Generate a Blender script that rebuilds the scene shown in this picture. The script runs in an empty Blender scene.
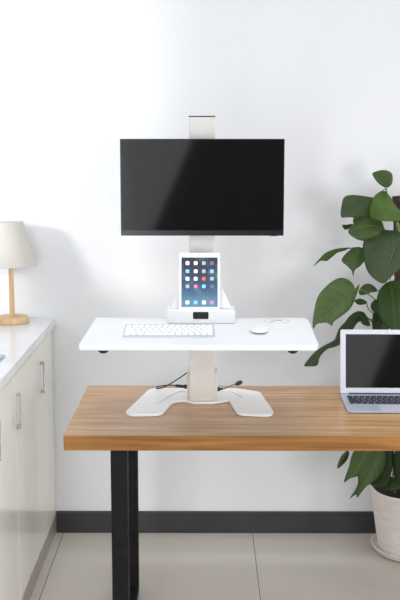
import bpy, bmesh, math, random
from mathutils import Vector, Matrix
random.seed(7)
sc = bpy.context.scene
COL = sc.collection
R = math.radians
# ------------------------------------------------------------------ camera
F = 1015.0                       # focal length in pixels of the 400x600 frame
PITCH = math.atan(155 / F); YAW = math.atan(5 / F); H = 1.6244
cam = bpy.data.objects.new('camera', bpy.data.cameras.new('camera'))
COL.objects.link(cam)
cam.location = (0, 0, H)
cam.rotation_euler = (math.pi / 2 - PITCH, 0, YAW)
cam.data.sensor_fit = 'HORIZONTAL'; cam.data.sensor_width = 36.0
cam.data.lens = F * 36.0 / 400.0
cam.data.clip_start = 0.05
sc.camera = cam
# ------------------------------------------------------------------ light
world = bpy.data.worlds.new('daylight'); sc.world = world
world.use_nodes = True
bg = world.node_tree.nodes['Background']
bg.inputs['Color'].default_value = (0.92, 0.96, 1.0, 1)
bg.inputs['Strength'].default_value = 0.36
def light(name, kind, loc, direction, energy, color=(1, 1, 1), size=1.0, size_y=None, angle=None):
    d = bpy.data.lights.new(name, kind); d.energy = energy; d.color = color
    if kind == 'AREA':
        d.size = size
        if size_y: d.shape = 'RECTANGLE'; d.size_y = size_y
    if angle is not None: d.angle = angle
    o = bpy.data.objects.new(name, d); COL.objects.link(o); o.location = loc
    o.rotation_euler = Vector(direction).to_track_quat('-Z', 'Y').to_euler()
    return o
light('sun', 'SUN', (-3, 2, 3), (0.79, 0.60, -0.26), 1.25, (1.0, 0.99, 0.97), angle=R(8))
light('window_daylight', 'AREA', (-1.45, 3.35, 1.9), (1, 0.12, -0.1), 7, (0.90, 0.95, 1.0), 1.2, 1.3)
light('front_fill', 'AREA', (0.6, -1.1, 2.45), (0.0, 1, -0.34), 34, (0.94, 0.97, 1.0), 3.4, 0.9)  # added frontal fill from behind the camera, unseen
light('overhead_fill', 'AREA', (0.15, 2.85, 3.3), (0, 0, -1), 6.5, (0.95, 0.975, 1.0), 2.0, 0.9).data.spread = R(75)  # unseen fill added overhead to brighten desk, tray and floor
light('left_fill', 'AREA', (-0.95, -0.9, 0.95), (0.20, 1, -0.04), 24, (0.96, 0.98, 1.0), 0.42, 1.6)
light('front_right_fill', 'AREA', (2.75, -0.8, 0.95), (-0.42, 0.9, -0.06), 62, (0.97, 0.98, 1.0), 1.5, 1.8)  # soft fill added out of view, to the right of the camera
light('right_fill', 'AREA', (3.3, 2.6, 1.3), (-1, 0.12, -0.1), 16, (1.0, 0.985, 0.96), 1.6, 1.6)
sc.view_settings.view_transform = 'Standard'
sc.view_settings.look = 'None'
sc.view_settings.gamma = 1.0
sc.view_settings.use_curve_mapping = False
sc.view_settings.exposure = 0.30

# ------------------------------------------------------------------ helpers
def ray(x, y):
    a = (x - 200) / F; b = (300 - y) / F
    v = (a, math.cos(PITCH) + b * math.sin(PITCH), -math.sin(PITCH) + b * math.cos(PITCH))
    c, s = math.cos(YAW), math.sin(YAW)
    return Vector((c * v[0] - s * v[1], s * v[0] + c * v[1], v[2]))
def at(x, y, Y):                 # point of the plane at distance Y seen at x, y
    r = ray(x, y); return Vector((0, 0, H)) + r * (Y / r.y)
def atz(x, y, Z):                # point of the plane at height Z
    r = ray(x, y); return Vector((0, 0, H)) + r * ((Z - H) / r.z)

def thing(name, label, cat, loc=(0, 0, 0), group=None):
    o = bpy.data.objects.new(name, None); COL.objects.link(o)
    o.empty_display_size = 0.05
    o.location = loc; o['label'] = label; o['category'] = cat
    if group: o['group'] = group
    return o
def tag(o, label, cat, group=None):
    o['label'] = label; o['category'] = cat
    if group: o['group'] = group
    return o
def world_loc(o):
    v = Vector((0, 0, 0))
    while o: v += o.location; o = o.parent
    return v
def obj(name, bm, mats, parent=None, smooth=None, origin=None):
    """link bm (world coordinates) as ONE mesh object"""
    if not isinstance(mats, (list, tuple)): mats = [mats]
    base = world_loc(parent) if parent else Vector((0, 0, 0))
    if origin is None:
        if parent: origin = base
        else:
            xs = [v.co for v in bm.verts]
            origin = Vector(((min(c.x for c in xs) + max(c.x for c in xs)) / 2, (min(c.y for c in xs) + max(c.y for c in xs)) / 2, min(c.z for c in xs)))
    origin = Vector(origin)
    bmesh.ops.translate(bm, verts=bm.verts, vec=-origin)
    bmesh.ops.recalc_face_normals(bm, faces=bm.faces)
    me = bpy.data.meshes.new(name)
    bm.to_mesh(me); bm.free()
    for m in mats: me.materials.append(m)
    if smooth is not None:
        for p in me.polygons: p.use_smooth = True
        me.set_sharp_from_angle(angle=R(smooth))
        wnm = True
    else: wnm = False
    o = bpy.data.objects.new(name, me); COL.objects.link(o)
    if wnm:
        w_ = o.modifiers.new('weighted normals', 'WEIGHTED_NORMAL'); w_.keep_sharp = True; w_.weight = 90
    if parent: o.parent = parent; o.location = origin - base
    else: o.location = origin
    return o
def struct(name, bm, m, **k):
    o = obj(name, bm, m, **k); o['kind'] = 'structure'; return o
def B(): return bmesh.new()
def box(bm, x0, x1, y0, y1, z0, z1, bev=0.0, seg=2, mi=0, mat=None):
    r = bmesh.ops.create_cube(bm, size=1.0)
    vs = r['verts']
    for v in vs:
        v.co = Vector(((x0 + x1) / 2 + v.co.x * (x1 - x0), (y0 + y1) / 2 + v.co.y * (y1 - y0), (z0 + z1) / 2 + v.co.z * (z1 - z0)))
    if mat: bmesh.ops.transform(bm, matrix=mat, verts=vs)
    fs = set(f for v in vs for f in v.link_faces)
    for f in fs: f.material_index = mi
    if bev > 0:
        es = list(set(e for v in vs for e in v.link_edges))
        bmesh.ops.bevel(bm, geom=es, offset=bev, segments=seg, profile=0.5, affect='EDGES', clamp_overlap=True)
    return bm
def prism(bm, pts, z0, z1, mi=0, axis='z', bev=0.0, mat=None):
    """extrude a 2D outline; axis z: pts are (x,y); axis x: pts are (y,z); axis y: pts are (x,z)"""
    def P(p, t):
        return {'z': (p[0], p[1], t), 'x': (t, p[0], p[1]), 'y': (p[0], t, p[1])}[axis]
    a = [bm.verts.new(P(p, z0)) for p in pts]; b = [bm.verts.new(P(p, z1)) for p in pts]
    f1 = bm.faces.new(a); f2 = bm.faces.new(list(reversed(b)))
    fs = [f1, f2]
    n = len(pts)
    for i in range(n):
        fs.append(bm.faces.new((a[i], b[i], b[(i + 1) % n], a[(i + 1) % n])))
    for f in fs: f.material_index = mi
    bmesh.ops.recalc_face_normals(bm, faces=fs)
    if bev:
        es = [e for f in (f1, f2) for e in f.edges]
        bmesh.ops.bevel(bm, geom=es, offset=bev, segments=2, profile=0.5, affect='EDGES', clamp_overlap=True)
    if mat: bmesh.ops.transform(bm, matrix=mat, verts=a + b)
    return bm
def rounded(pts, rads, seg=6):
    """round the corners of a 2D polygon"""
    out = []; n = len(pts)
    for i in range(n):
        p = Vector(pts[i]); a = Vector(pts[i - 1]) - p; b = Vector(pts[(i + 1) % n]) - p
        r = rads[i] if isinstance(rads, (list, tuple)) else rads
        if r <= 0: out.append(tuple(p)); continue
        ta = min(r, a.length * .49); tb = min(r, b.length * .49); t = min(ta, tb)
        s = p + a.normalized() * t; e = p + b.normalized() * t
        for k in range(seg + 1):
            u = k / seg
            q = s * (1 - u) ** 2 + p * 2 * u * (1 - u) + e * u * u
            out.append((q.x, q.y))
    return out
def lathe(bm, prof, c, seg=40, mi=0, mat=None):
    rings = []; new = []
    for r, z in prof:
        if r < 1e-5: vs = [bm.verts.new((c[0], c[1], c[2] + z))]
        else: vs = [bm.verts.new((c[0] + r * math.cos(2 * math.pi * k / seg), c[1] + r * math.sin(2 * math.pi * k / seg), c[2] + z)) for k in range(seg)]
        rings.append(vs); new += vs
    for a, b in zip(rings, rings[1:]):
        for k in range(seg):
            k2 = (k + 1) % seg
            if len(a) == 1 and len(b) == 1: continue
            if len(a) == 1: f = bm.faces.new((a[0], b[k], b[k2]))
            elif len(b) == 1: f = bm.faces.new((a[k], a[k2], b[0]))
            else: f = bm.faces.new((a[k], a[k2], b[k2], b[k]))
            f.material_index = mi
    if mat: bmesh.ops.transform(bm, matrix=mat, verts=new)
    return bm
def smoothpath(pts, n=8):
    P = [Vector(p) for p in pts]
    out = []
    for i in range(len(P) - 1):
        p0 = P[max(i - 1, 0)]; p1 = P[i]; p2 = P[i + 1]; p3 = P[min(i + 2, len(P) - 1)]
        for k in range(n):
            t = k / n
            out.append(0.5 * ((2 * p1) + (-p0 + p2) * t + (2 * p0 - 5 * p1 + 4 * p2 - p3) * t * t + (-p0 + 3 * p1 - 3 * p2 + p3) * t ** 3))
    out.append(P[-1]); return out
def tube(bm, pts, r, seg=10, n=8, mi=0):
    path = smoothpath(pts, n) if n > 1 else [Vector(p) for p in pts]
    prev = None; rings = []
    up = Vector((0.13, 0.21, 0.97)).normalized()
    for i, p in enumerate(path):
        d = (path[min(i + 1, len(path) - 1)] - path[max(i - 1, 0)]).normalized()
        if prev is None: x = d.cross(up if abs(d.dot(up)) < .95 else Vector((1, 0, 0))).normalized()
        else: x = (prev - d * prev.dot(d)).normalized()
        prev = x; y = d.cross(x)
        rr = r(i / (len(path) - 1)) if callable(r) else r
        rings.append([bm.verts.new(p + (x * math.cos(2 * math.pi * k / seg) + y * math.sin(2 * math.pi * k / seg)) * rr) for k in range(seg)])
    for a, b in zip(rings, rings[1:]):
        for k in range(seg): bm.faces.new((a[k], a[(k + 1) % seg], b[(k + 1) % seg], b[k])).material_index = mi
    bm.faces.new(rings[0]).material_index = mi; bm.faces.new(list(reversed(rings[-1]))).material_index = mi
    return bm

# ------------------------------------------------------------------ materials
def srgb(r, g, b):
    f = lambda c: (c / 255 / 12.92) if c / 255 <= .04045 else ((c / 255 + .055) / 1.055) ** 2.4
    return (f(r), f(g), f(b), 1)
def mat(name, col, rough=.5, metal=0.0, ior=1.5, coat=0.0, spec=.5, emit=None, es=1.0):
    m = bpy.data.materials.new(name); m.use_nodes = True
    b = m.node_tree.nodes['Principled BSDF']
    b.inputs['Base Color'].default_value = col
    b.inputs['Roughness'].default_value = rough
    b.inputs['Metallic'].default_value = metal
    b.inputs['IOR'].default_value = ior
    b.inputs['Coat Weight'].default_value = coat
    b.inputs['Specular IOR Level'].default_value = spec
    if emit: b.inputs['Emission Color'].default_value = emit; b.inputs['Emission Strength'].default_value = es
    return m
def noisy(m, c1, c2, scale=(1, 1, 1), ns=5.0, detail=4, bump=0.0, bd=.002, lo=.35, hi=.65):
    nt = m.node_tree; N = nt.nodes; L = nt.links; b = N['Principled BSDF']
    tc = N.new('ShaderNodeTexCoord'); mp = N.new('ShaderNodeMapping'); mp.inputs['Scale'].default_value = scale
    nz = N.new('ShaderNodeTexNoise'); nz.inputs['Scale'].default_value = ns; nz.inputs['Detail'].default_value = detail
    cr = N.new('ShaderNodeValToRGB'); cr.color_ramp.elements[0].color = c1; cr.color_ramp.elements[1].color = c2
    cr.color_ramp.elements[0].position = lo; cr.color_ramp.elements[1].position = hi
    L.new(tc.outputs['Object'], mp.inputs['Vector']); L.new(mp.outputs['Vector'], nz.inputs['Vector'])
    L.new(nz.outputs['Fac'], cr.inputs['Fac']); L.new(cr.outputs['Color'], b.inputs['Base Color'])
    if bump:
        bp = N.new('ShaderNodeBump'); bp.inputs['Strength'].default_value = bump; bp.inputs['Distance'].default_value = bd
        L.new(nz.outputs['Fac'], bp.inputs['Height']); L.new(bp.outputs['Normal'], b.inputs['Normal'])
    return m
M = {}
M['wall'] = noisy(mat('wall_paint', srgb(236, 236, 236), .9, spec=.2), srgb(234, 235, 237), srgb(237, 238, 240), ns=2, bump=.03)
M['baseboard'] = noisy(mat('baseboard_stone', srgb(60, 60, 60), .4, spec=.3), srgb(57, 57, 58), srgb(66, 66, 66), ns=6)
M['white'] = noisy(mat('white_powder_coat', srgb(249, 249, 249), .35), srgb(248, 248, 248), srgb(250, 250, 250), ns=40, bump=.02, bd=.0003)
M['tray'] = noisy(mat('white_laminate', srgb(228, 228, 230), .4), srgb(227, 227, 229), srgb(230, 230, 232), ns=30)
M['column'] = noisy(mat('warm_white_enamel', srgb(216, 213, 207), .4), srgb(214, 211, 205), srgb(218, 215, 210), ns=20)
M['alu'] = noisy(mat('brushed_aluminium', srgb(188, 194, 208), .42, metal=.4), srgb(182, 188, 203), srgb(194, 200, 213), (60, 2, 2), ns=8)
M['alu_light'] = noisy(mat('light_aluminium', srgb(204, 204, 213), .45, metal=.3), srgb(200, 200, 210), srgb(208, 208, 217), (60, 2, 2), ns=8)
M['alu_dark'] = noisy(mat('dark_metal_rim', srgb(60, 62, 68), .4, metal=.5), srgb(55, 57, 62), srgb(66, 68, 74), ns=8)
M['chrome'] = noisy(mat('polished_steel', srgb(200, 203, 205), .25, metal=.7), srgb(190, 193, 196), srgb(210, 212, 215), ns=20)
M['black'] = noisy(mat('black_plastic', srgb(24, 24, 26), .4), srgb(20, 20, 22), srgb(28, 28, 30), ns=30)
M['legblack'] = noisy(mat('black_steel', srgb(24, 24, 26), .55, spec=.15), srgb(20, 20, 22), srgb(27, 27, 29), ns=30)
M['screen'] = noisy(mat('black_glass', srgb(16, 16, 17), .06, ior=2.05), srgb(19, 19, 20), srgb(22, 22, 23), ns=3)
M['bezel'] = noisy(mat('black_bezel', srgb(22, 22, 24), .25), srgb(20, 20, 22), srgb(25, 25, 27), ns=30)
M['key'] = noisy(mat('white_key', srgb(250, 250, 250), .4), srgb(248, 248, 248), srgb(251, 251, 251), ns=10)
M['dkey'] = noisy(mat('dark_key', srgb(38, 42, 54), .55), srgb(34, 38, 50), srgb(42, 46, 58), ns=10)
M['cable'] = noisy(mat('black_cable', srgb(28, 24, 24), .45), srgb(24, 20, 20), srgb(32, 28, 28), ns=10)
M['door'] = noisy(mat('gloss_cream_lacquer', srgb(246, 241, 231), .13), srgb(245, 240, 230), srgb(247, 243, 234), ns=2)
M['carcass'] = noisy(mat('grey_carcass', srgb(190, 186, 178), .4), srgb(185, 181, 173), srgb(195, 191, 183), ns=10)
M['counter'] = noisy(mat('polished_white_stone', srgb(238, 239, 240), .2), srgb(226, 228, 230), srgb(238, 238, 240), ns=6)
M['plinth'] = noisy(mat('brushed_plinth', srgb(168, 162, 152), .35, metal=.2), srgb(160, 154, 145), srgb(174, 168, 158), (1, 20, 1), ns=4)
M['lampwood'] = noisy(mat('pale_beech', srgb(216, 174, 122), .5), srgb(230, 196, 150), srgb(216, 178, 128), (60, 60, 4), ns=2)
M['pot'] = noisy(mat('whitewashed_ceramic', srgb(230, 222, 215), .75), srgb(226, 218, 212), srgb(238, 231, 225), (3, 3, 18), ns=5, bump=.25, bd=.002)
M['soil'] = noisy(mat('dark_soil', srgb(40, 32, 26), .95), srgb(28, 22, 18), srgb(56, 44, 36), ns=60, bump=.8)
M['moss'] = noisy(mat('coir_pole', srgb(72, 52, 46), .95), srgb(48, 34, 32), srgb(96, 72, 64), (6, 6, 1), ns=20, bump=.8, bd=.004)
M['stem'] = noisy(mat('green_stem', srgb(96, 128, 60), .5), srgb(80, 112, 50), srgb(116, 146, 76), ns=20)

def wood(name='oiled_oak', stops=None, gl=(.36, .6, .15)):
    m = mat(name, srgb(178, 128, 84), gl[0], spec=gl[1], coat=gl[2]); nt = m.node_tree; N = nt.nodes; L = nt.links; b = N['Principled BSDF']
    tc = N.new('ShaderNodeTexCoord')
    sep = N.new('ShaderNodeSeparateXYZ'); L.new(tc.outputs['Object'], sep.inputs[0])
    # plank index along the depth
    dv = N.new('ShaderNodeMath'); dv.operation = 'DIVIDE'; L.new(sep.outputs['Y'], dv.inputs[0]); dv.inputs[1].default_value = .108
    fl = N.new('ShaderNodeMath'); fl.operation = 'FLOOR'; L.new(dv.outputs[0], fl.inputs[0])
    wn = N.new('ShaderNodeTexWhiteNoise'); wn.noise_dimensions = '1D'; L.new(fl.outputs[0], wn.inputs['W'])
    mu = N.new('ShaderNodeVectorMath'); mu.operation = 'SCALE'; L.new(wn.outputs['Color'], mu.inputs[0]); mu.inputs['Scale'].default_value = 7
    ad = N.new('ShaderNodeVectorMath'); ad.operation = 'ADD'; L.new(tc.outputs['Object'], ad.inputs[0]); L.new(mu.outputs[0], ad.inputs[1])
    mp = N.new('ShaderNodeMapping'); mp.inputs['Scale'].default_value = (1.3, 22, 22); L.new(ad.outputs[0], mp.inputs['Vector'])
    n1 = N.new('ShaderNodeTexNoise'); n1.inputs['Scale'].default_value = 2.2; n1.inputs['Detail'].default_value = 6; n1.inputs['Distortion'].default_value = .6
    L.new(mp.outputs[0], n1.inputs['Vector'])
    cr = N.new('ShaderNodeValToRGB'); e = cr.color_ramp.elements
    e[0].position = .3; e[0].color = srgb(138, 98, 58); e[1].position = .7; e[1].color = srgb(184, 142, 94)
    x = cr.color_ramp.elements.new(.5); x.color = srgb(166, 123, 78)
    if stops:
        for el_, c_ in zip(sorted(cr.color_ramp.elements, key=lambda q: q.position), stops): el_.color = srgb(*c_)
    L.new(n1.outputs['Fac'], cr.inputs['Fac'])
    mp2 = N.new('ShaderNodeMapping'); mp2.inputs['Scale'].default_value = (.9, 5, 5); L.new(ad.outputs[0], mp2.inputs['Vector'])
    n2 = N.new('ShaderNodeTexNoise'); n2.inputs['Scale'].default_value = 2.0; n2.inputs['Detail'].default_value = 2; L.new(mp2.outputs[0], n2.inputs['Vector'])
    mx = N.new('ShaderNodeMix'); mx.data_type = 'RGBA'; mx.blend_type = 'MULTIPLY'; mx.inputs['Factor'].default_value = .55
    cr2 = N.new('ShaderNodeValToRGB'); cr2.color_ramp.elements[0].position = .35; cr2.color_ramp.elements[0].color = (.74, .68, .62, 1); cr2.color_ramp.elements[1].position = .62; cr2.color_ramp.elements[1].color = (1.06, 1.04, 1.02, 1)
    L.new(n2.outputs['Fac'], cr2.inputs['Fac']); L.new(cr.outputs['Color'], mx.inputs['A']); L.new(cr2.outputs['Color'], mx.inputs['B'])
    # thin dark joint between planks
    fr = N.new('ShaderNodeMath'); fr.operation = 'FRACT'; L.new(dv.outputs[0], fr.inputs[0])
    lt = N.new('ShaderNodeMath'); lt.operation = 'LESS_THAN'; L.new(fr.outputs[0], lt.inputs[0]); lt.inputs[1].default_value = .02
    mx2 = N.new('ShaderNodeMix'); mx2.data_type = 'RGBA'; mx2.blend_type = 'MULTIPLY'
    mlt = N.new('ShaderNodeMath'); mlt.operation = 'MULTIPLY'; L.new(lt.outputs[0], mlt.inputs[0]); mlt.inputs[1].default_value = .45
    L.new(mlt.outputs[0], mx2.inputs['Factor'])
    L.new(mx.outputs['Result'], mx2.inputs['A']); mx2.inputs['B'].default_value = (.45, .35, .28, 1)
    L.new(mx2.outputs['Result'], b.inputs['Base Color'])
    bp = N.new('ShaderNodeBump'); bp.inputs['Strength'].default_value = .15; bp.inputs['Distance'].default_value = .001
    L.new(n1.outputs['Fac'], bp.inputs['Height']); L.new(bp.outputs['Normal'], b.inputs['Normal'])
    return m
M['wood'] = wood('oiled_oak', ((158, 115, 73), (194, 151, 104), (214, 172, 122)))
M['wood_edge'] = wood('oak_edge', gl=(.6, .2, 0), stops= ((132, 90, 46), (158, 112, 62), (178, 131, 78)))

def floor_mat():
    m = mat('polished_tile', srgb(196, 190, 180), .16, spec=.5); nt = m.node_tree; N = nt.nodes; L = nt.links; b = N['Principled BSDF']
    ge = N.new('ShaderNodeNewGeometry'); sep = N.new('ShaderNodeSeparateXYZ'); L.new(ge.outputs['Position'], sep.inputs[0])
    outs = []
    for ax, off in (('X', .2015), ('Y', 3.40)):
        a = N.new('ShaderNodeMath'); a.operation = 'SUBTRACT'; L.new(sep.outputs[ax], a.inputs[0]); a.inputs[1].default_value = off - 8.0 - .00125
        d = N.new('ShaderNodeMath'); d.operation = 'DIVIDE'; L.new(a.outputs[0], d.inputs[0]); d.inputs[1].default_value = .8
        f = N.new('ShaderNodeMath'); f.operation = 'FRACT'; L.new(d.outputs[0], f.inputs[0])
        l = N.new('ShaderNodeMath'); l.operation = 'LESS_THAN'; L.new(f.outputs[0], l.inputs[0]); l.inputs[1].default_value = .0035
        outs.append(l)
    mxm = N.new('ShaderNodeMath'); mxm.operation = 'MAXIMUM'; L.new(outs[0].outputs[0], mxm.inputs[0]); L.new(outs[1].outputs[0], mxm.inputs[1])
    nz = N.new('ShaderNodeTexNoise'); nz.inputs['Scale'].default_value = 1.6; nz.inputs['Detail'].default_value = 3
    L.new(ge.outputs['Position'], nz.inputs['Vector'])
    cr = N.new('ShaderNodeValToRGB'); cr.color_ramp.elements[0].color = srgb(203, 196, 186); cr.color_ramp.elements[1].color = srgb(212, 206, 197)
    L.new(nz.outputs['Fac'], cr.inputs['Fac'])
    mx = N.new('ShaderNodeMix'); mx.data_type = 'RGBA'; L.new(mxm.outputs[0], mx.inputs['Factor'])
    L.new(cr.outputs['Color'], mx.inputs['A']); mx.inputs['B'].default_value = srgb(105, 98, 88)
    L.new(mx.outputs['Result'], b.inputs['Base Color'])
    return m
M['floor'] = floor_mat()

def fabric(name, c1, c2, trans=.25):
    m = noisy(mat(name, c1, .95, spec=.1), c1, c2, (1, 1, 1), ns=160, bump=.3, bd=.001)
    nt = m.node_tree; N = nt.nodes; L = nt.links; b = N['Principled BSDF']; out = N['Material Output']
    tr = N.new('ShaderNodeBsdfTranslucent'); tr.inputs['Color'].default_value = c1
    ms = N.new('ShaderNodeMixShader'); ms.inputs[0].default_value = trans
    L.new(b.outputs[0], ms.inputs[1]); L.new(tr.outputs[0], ms.inputs[2]); L.new(ms.outputs[0], out.inputs['Surface'])
    return m
M['shade'] = fabric('linen_shade', srgb(232, 229, 222), srgb(221, 218, 209), .25)
M['charcoal'] = noisy(mat('reflection_charcoal', srgb(26, 26, 27), .95, spec=.1), srgb(24, 24, 25), srgb(28, 28, 29), ns=3)

def leafmat(name, c_dark, c_light, gloss=.45):
    m = mat(name, c_dark, gloss, spec=.35); nt = m.node_tree; N = nt.nodes; L = nt.links; b = N['Principled BSDF']; out = N['Material Output']
    uv = N.new('ShaderNodeUVMap'); sep = N.new('ShaderNodeSeparateXYZ'); L.new(uv.outputs[0], sep.inputs[0])
    # u: along midrib 0..1, v: 0 at the midrib .. 1 at the rim ; curved side veins
    wv = N.new('ShaderNodeMath'); wv.operation = 'MULTIPLY_ADD'; L.new(sep.outputs['Y'], wv.inputs[0]); wv.inputs[1].default_value = -.30; L.new(sep.outputs['X'], wv.inputs[2])
    fm = N.new('ShaderNodeMath'); fm.operation = 'MULTIPLY'; L.new(wv.outputs[0], fm.inputs[0]); fm.inputs[1].default_value = 7.0
    fr = N.new('ShaderNodeMath'); fr.operation = 'PINGPONG'; L.new(fm.outputs[0], fr.inputs[0]); fr.inputs[1].default_value = .5
    cr = N.new('ShaderNodeValToRGB'); cr.color_ramp.elements[0].position = 0; cr.color_ramp.elements[0].color = (1, 1, 1, 1); cr.color_ramp.elements[1].position = .16; cr.color_ramp.elements[1].color = (0, 0, 0, 1)
    L.new(fr.outputs[0], cr.inputs['Fac'])
    cm = N.new('ShaderNodeValToRGB'); cm.color_ramp.elements[0].position = .02; cm.color_ramp.elements[0].color = (1, 1, 1, 1); cm.color_ramp.elements[1].position = .07; cm.color_ramp.elements[1].color = (0, 0, 0, 1)
    L.new(sep.outputs['Y'], cm.inputs['Fac'])
    sc_ = N.new('ShaderNodeMath'); sc_.operation = 'MULTIPLY'; L.new(cr.outputs['Color'], sc_.inputs[0]); sc_.inputs[1].default_value = .35
    mxm = N.new('ShaderNodeMath'); mxm.operation = 'MAXIMUM'; L.new(sc_.outputs[0], mxm.inputs[0]); L.new(cm.outputs['Color'], mxm.inputs[1])
    nz = N.new('ShaderNodeTexNoise'); nz.inputs['Scale'].default_value = 14; tc = N.new('ShaderNodeTexCoord'); L.new(tc.outputs['Object'], nz.inputs['Vector'])
    m1 = N.new('ShaderNodeMix'); m1.data_type = 'RGBA'; L.new(nz.outputs['Fac'], m1.inputs['Factor']); m1.inputs['A'].default_value = c_dark; m1.inputs['B'].default_value = c_light
    m2 = N.new('ShaderNodeMix'); m2.data_type = 'RGBA'; m2.blend_type = 'MIX'
    mf = N.new('ShaderNodeMath'); mf.operation = 'MULTIPLY'; L.new(mxm.outputs[0], mf.inputs[0]); mf.inputs[1].default_value = .34; L.new(mf.outputs[0], m2.inputs['Factor'])
    L.new(m1.outputs['Result'], m2.inputs['A']); m2.inputs['B'].default_value = tuple(min(1, c * 2.0) for c in c_light[:3]) + (1,)
    L.new(m2.outputs['Result'], b.inputs['Base Color'])
    bp = N.new('ShaderNodeBump'); bp.inputs['Strength'].default_value = .35; bp.inputs['Distance'].default_value = .002; bp.invert = True
    L.new(mxm.outputs[0], bp.inputs['Height']); L.new(bp.outputs['Normal'], b.inputs['Normal'])
    tr = N.new('ShaderNodeBsdfTranslucent'); L.new(m2.outputs['Result'], tr.inputs['Color'])
    ms = N.new('ShaderNodeMixShader'); ms.inputs[0].default_value = .22
    L.new(b.outputs[0], ms.inputs[1]); L.new(tr.outputs[0], ms.inputs[2]); L.new(ms.outputs[0], out.inputs['Surface'])
    return m
M['leaf_bright'] = leafmat('leaf_bright_green', srgb(66, 90, 34), srgb(100, 126, 58))
M['leaf_mid'] = leafmat('leaf_mid_green', srgb(54, 76, 32), srgb(80, 102, 52))
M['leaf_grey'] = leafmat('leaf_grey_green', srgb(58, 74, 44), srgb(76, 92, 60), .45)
M['leaf_pale'] = leafmat('leaf_pale_green', srgb(72, 94, 50), srgb(100, 122, 74))
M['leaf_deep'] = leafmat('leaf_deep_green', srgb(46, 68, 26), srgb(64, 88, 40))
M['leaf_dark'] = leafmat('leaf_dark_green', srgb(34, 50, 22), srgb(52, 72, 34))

# ------------------------------------------------------------------ the room
YW = 4.112                        # back wall
XL = -1.17                        # left wall
def quad_slab(x0, x1, y0, y1, z0, z1): return box(B(), x0, x1, y0, y1, z0, z1)
struct('floor', quad_slab(XL - .2, 3.4, -1.4, YW + .15, -.1, 0), M['floor'])
struct('wall_back', quad_slab(XL - .2, 3.4, YW, YW + .15, 0, 3.2), M['wall'])
WY0, WY1, WZ0, WZ1 = 3.22, 4.05, 1.00, 2.75
bm = B()
box(bm, XL - .16, XL, -1.4, WY0, 0, 3.2); box(bm, XL - .16, XL, WY1, YW, 0, 3.2)
box(bm, XL - .16, XL, WY0, WY1, 0, WZ0); box(bm, XL - .03, XL, WY0, 3.76, WZ0, 1.29); box(bm, XL - .16, XL, WY0, WY1, WZ1, 3.2)  # thin sill step added to shape the sun patch under the lamp
struct('wall_left', bm, M['wall'])
bm = B()
for (a, b_, c, d) in ((WY0, 3.76, 1.29, 1.32), (3.76, WY1, WZ0, WZ0 + .02), (WY0, WY1, WZ1 - .04, WZ1), (WY0, WY0 + .04, 1.32, WZ1 - .04), (WY1 - .02, WY1, WZ0 + .02, WZ1 - .04)):
    box(bm, XL - .12, XL - .07, a, b_, c, d)
struct('window_1', bm, M['white'])
bm = B()
xs_ = [XL - .2, -.95, .30, 0.76, 1.80, 3.4]; FZ0, FZ1 = .55, 2.30
for i_ in (0, 2, 4): box(bm, xs_[i_], xs_[i_ + 1], -1.4, -1.25, 0, 2.95)
for i_ in (1, 3):
    box(bm, xs_[i_], xs_[i_ + 1], -1.4, -1.25, 0, FZ0); box(bm, xs_[i_], xs_[i_ + 1], -1.4, -1.25, FZ1, 2.95)
struct('reflection_wall', bm, M['charcoal'])  # unseen dark wall, added only for the screens to reflect
for nm_, a_, b_ in (('reflection_window_2', xs_[1], xs_[2]), ('reflection_window_3', xs_[3], xs_[4])):
    bm = B()
    for q_ in ((a_, b_, FZ0, FZ0 + .04), (a_, b_, FZ1 - .04, FZ1), (a_, a_ + .04, FZ0 + .04, FZ1 - .04), (b_ - .04, b_, FZ0 + .04, FZ1 - .04)):
        box(bm, q_[0], q_[1], -1.35, -1.30, q_[2], q_[3])
    struct(nm_, bm, M['charcoal'])  # added openings, the bright half of the screen reflections
bm = B()
prism(bm, [(YW, 0), (YW - .012, 0), (YW - .012, .086), (YW - .007, .093), (YW, .093)], -.628, 3.4, axis='x')
struct('baseboard_back', bm, M['baseboard'])
# unseen drapes added behind the camera to give the screens a diagonal reflection
def reflection_drape(name, label, top0, top1, bot0, bot1, z0, z1, y):
    bm = B(); n = 64; mrows = 20; grid = []
    for j in range(mrows + 1):
        t = j / mrows; z = z1 + (z0 - z1) * t
        a = top0 + (bot0 - top0) * t; b_ = top1 + (bot1 - top1) * t
        row = []
        for i in range(n + 1):
            s = i / n
            row.append(bm.verts.new((a + (b_ - a) * s, y + .03 * math.sin(s * 14 * math.pi), z)))
        grid.append(row)
    for j in range(mrows):
        for i in range(n): bm.faces.new((grid[j][i], grid[j][i + 1], grid[j + 1][i + 1], grid[j + 1][i]))
    o = obj(name, bm, M['charcoal'], smooth=60)
    so = o.modifiers.new('thick', 'SOLIDIFY'); so.thickness = .004
    tag(o, label, 'reflection_curtain', 'unseen curtains added for the screen reflections'); return o
reflection_drape('reflection_curtain', 'unseen charcoal curtain swept to the right across the window on the left of the front wall', .27, .46, -.74, .46, .2, 2.50, -1.20)
reflection_drape('reflection_curtain', 'unseen charcoal curtain swept to the right across the window on the right of the front wall', 1.70, 1.95, .69, 1.95, .2, 2.50, -1.20)

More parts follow.
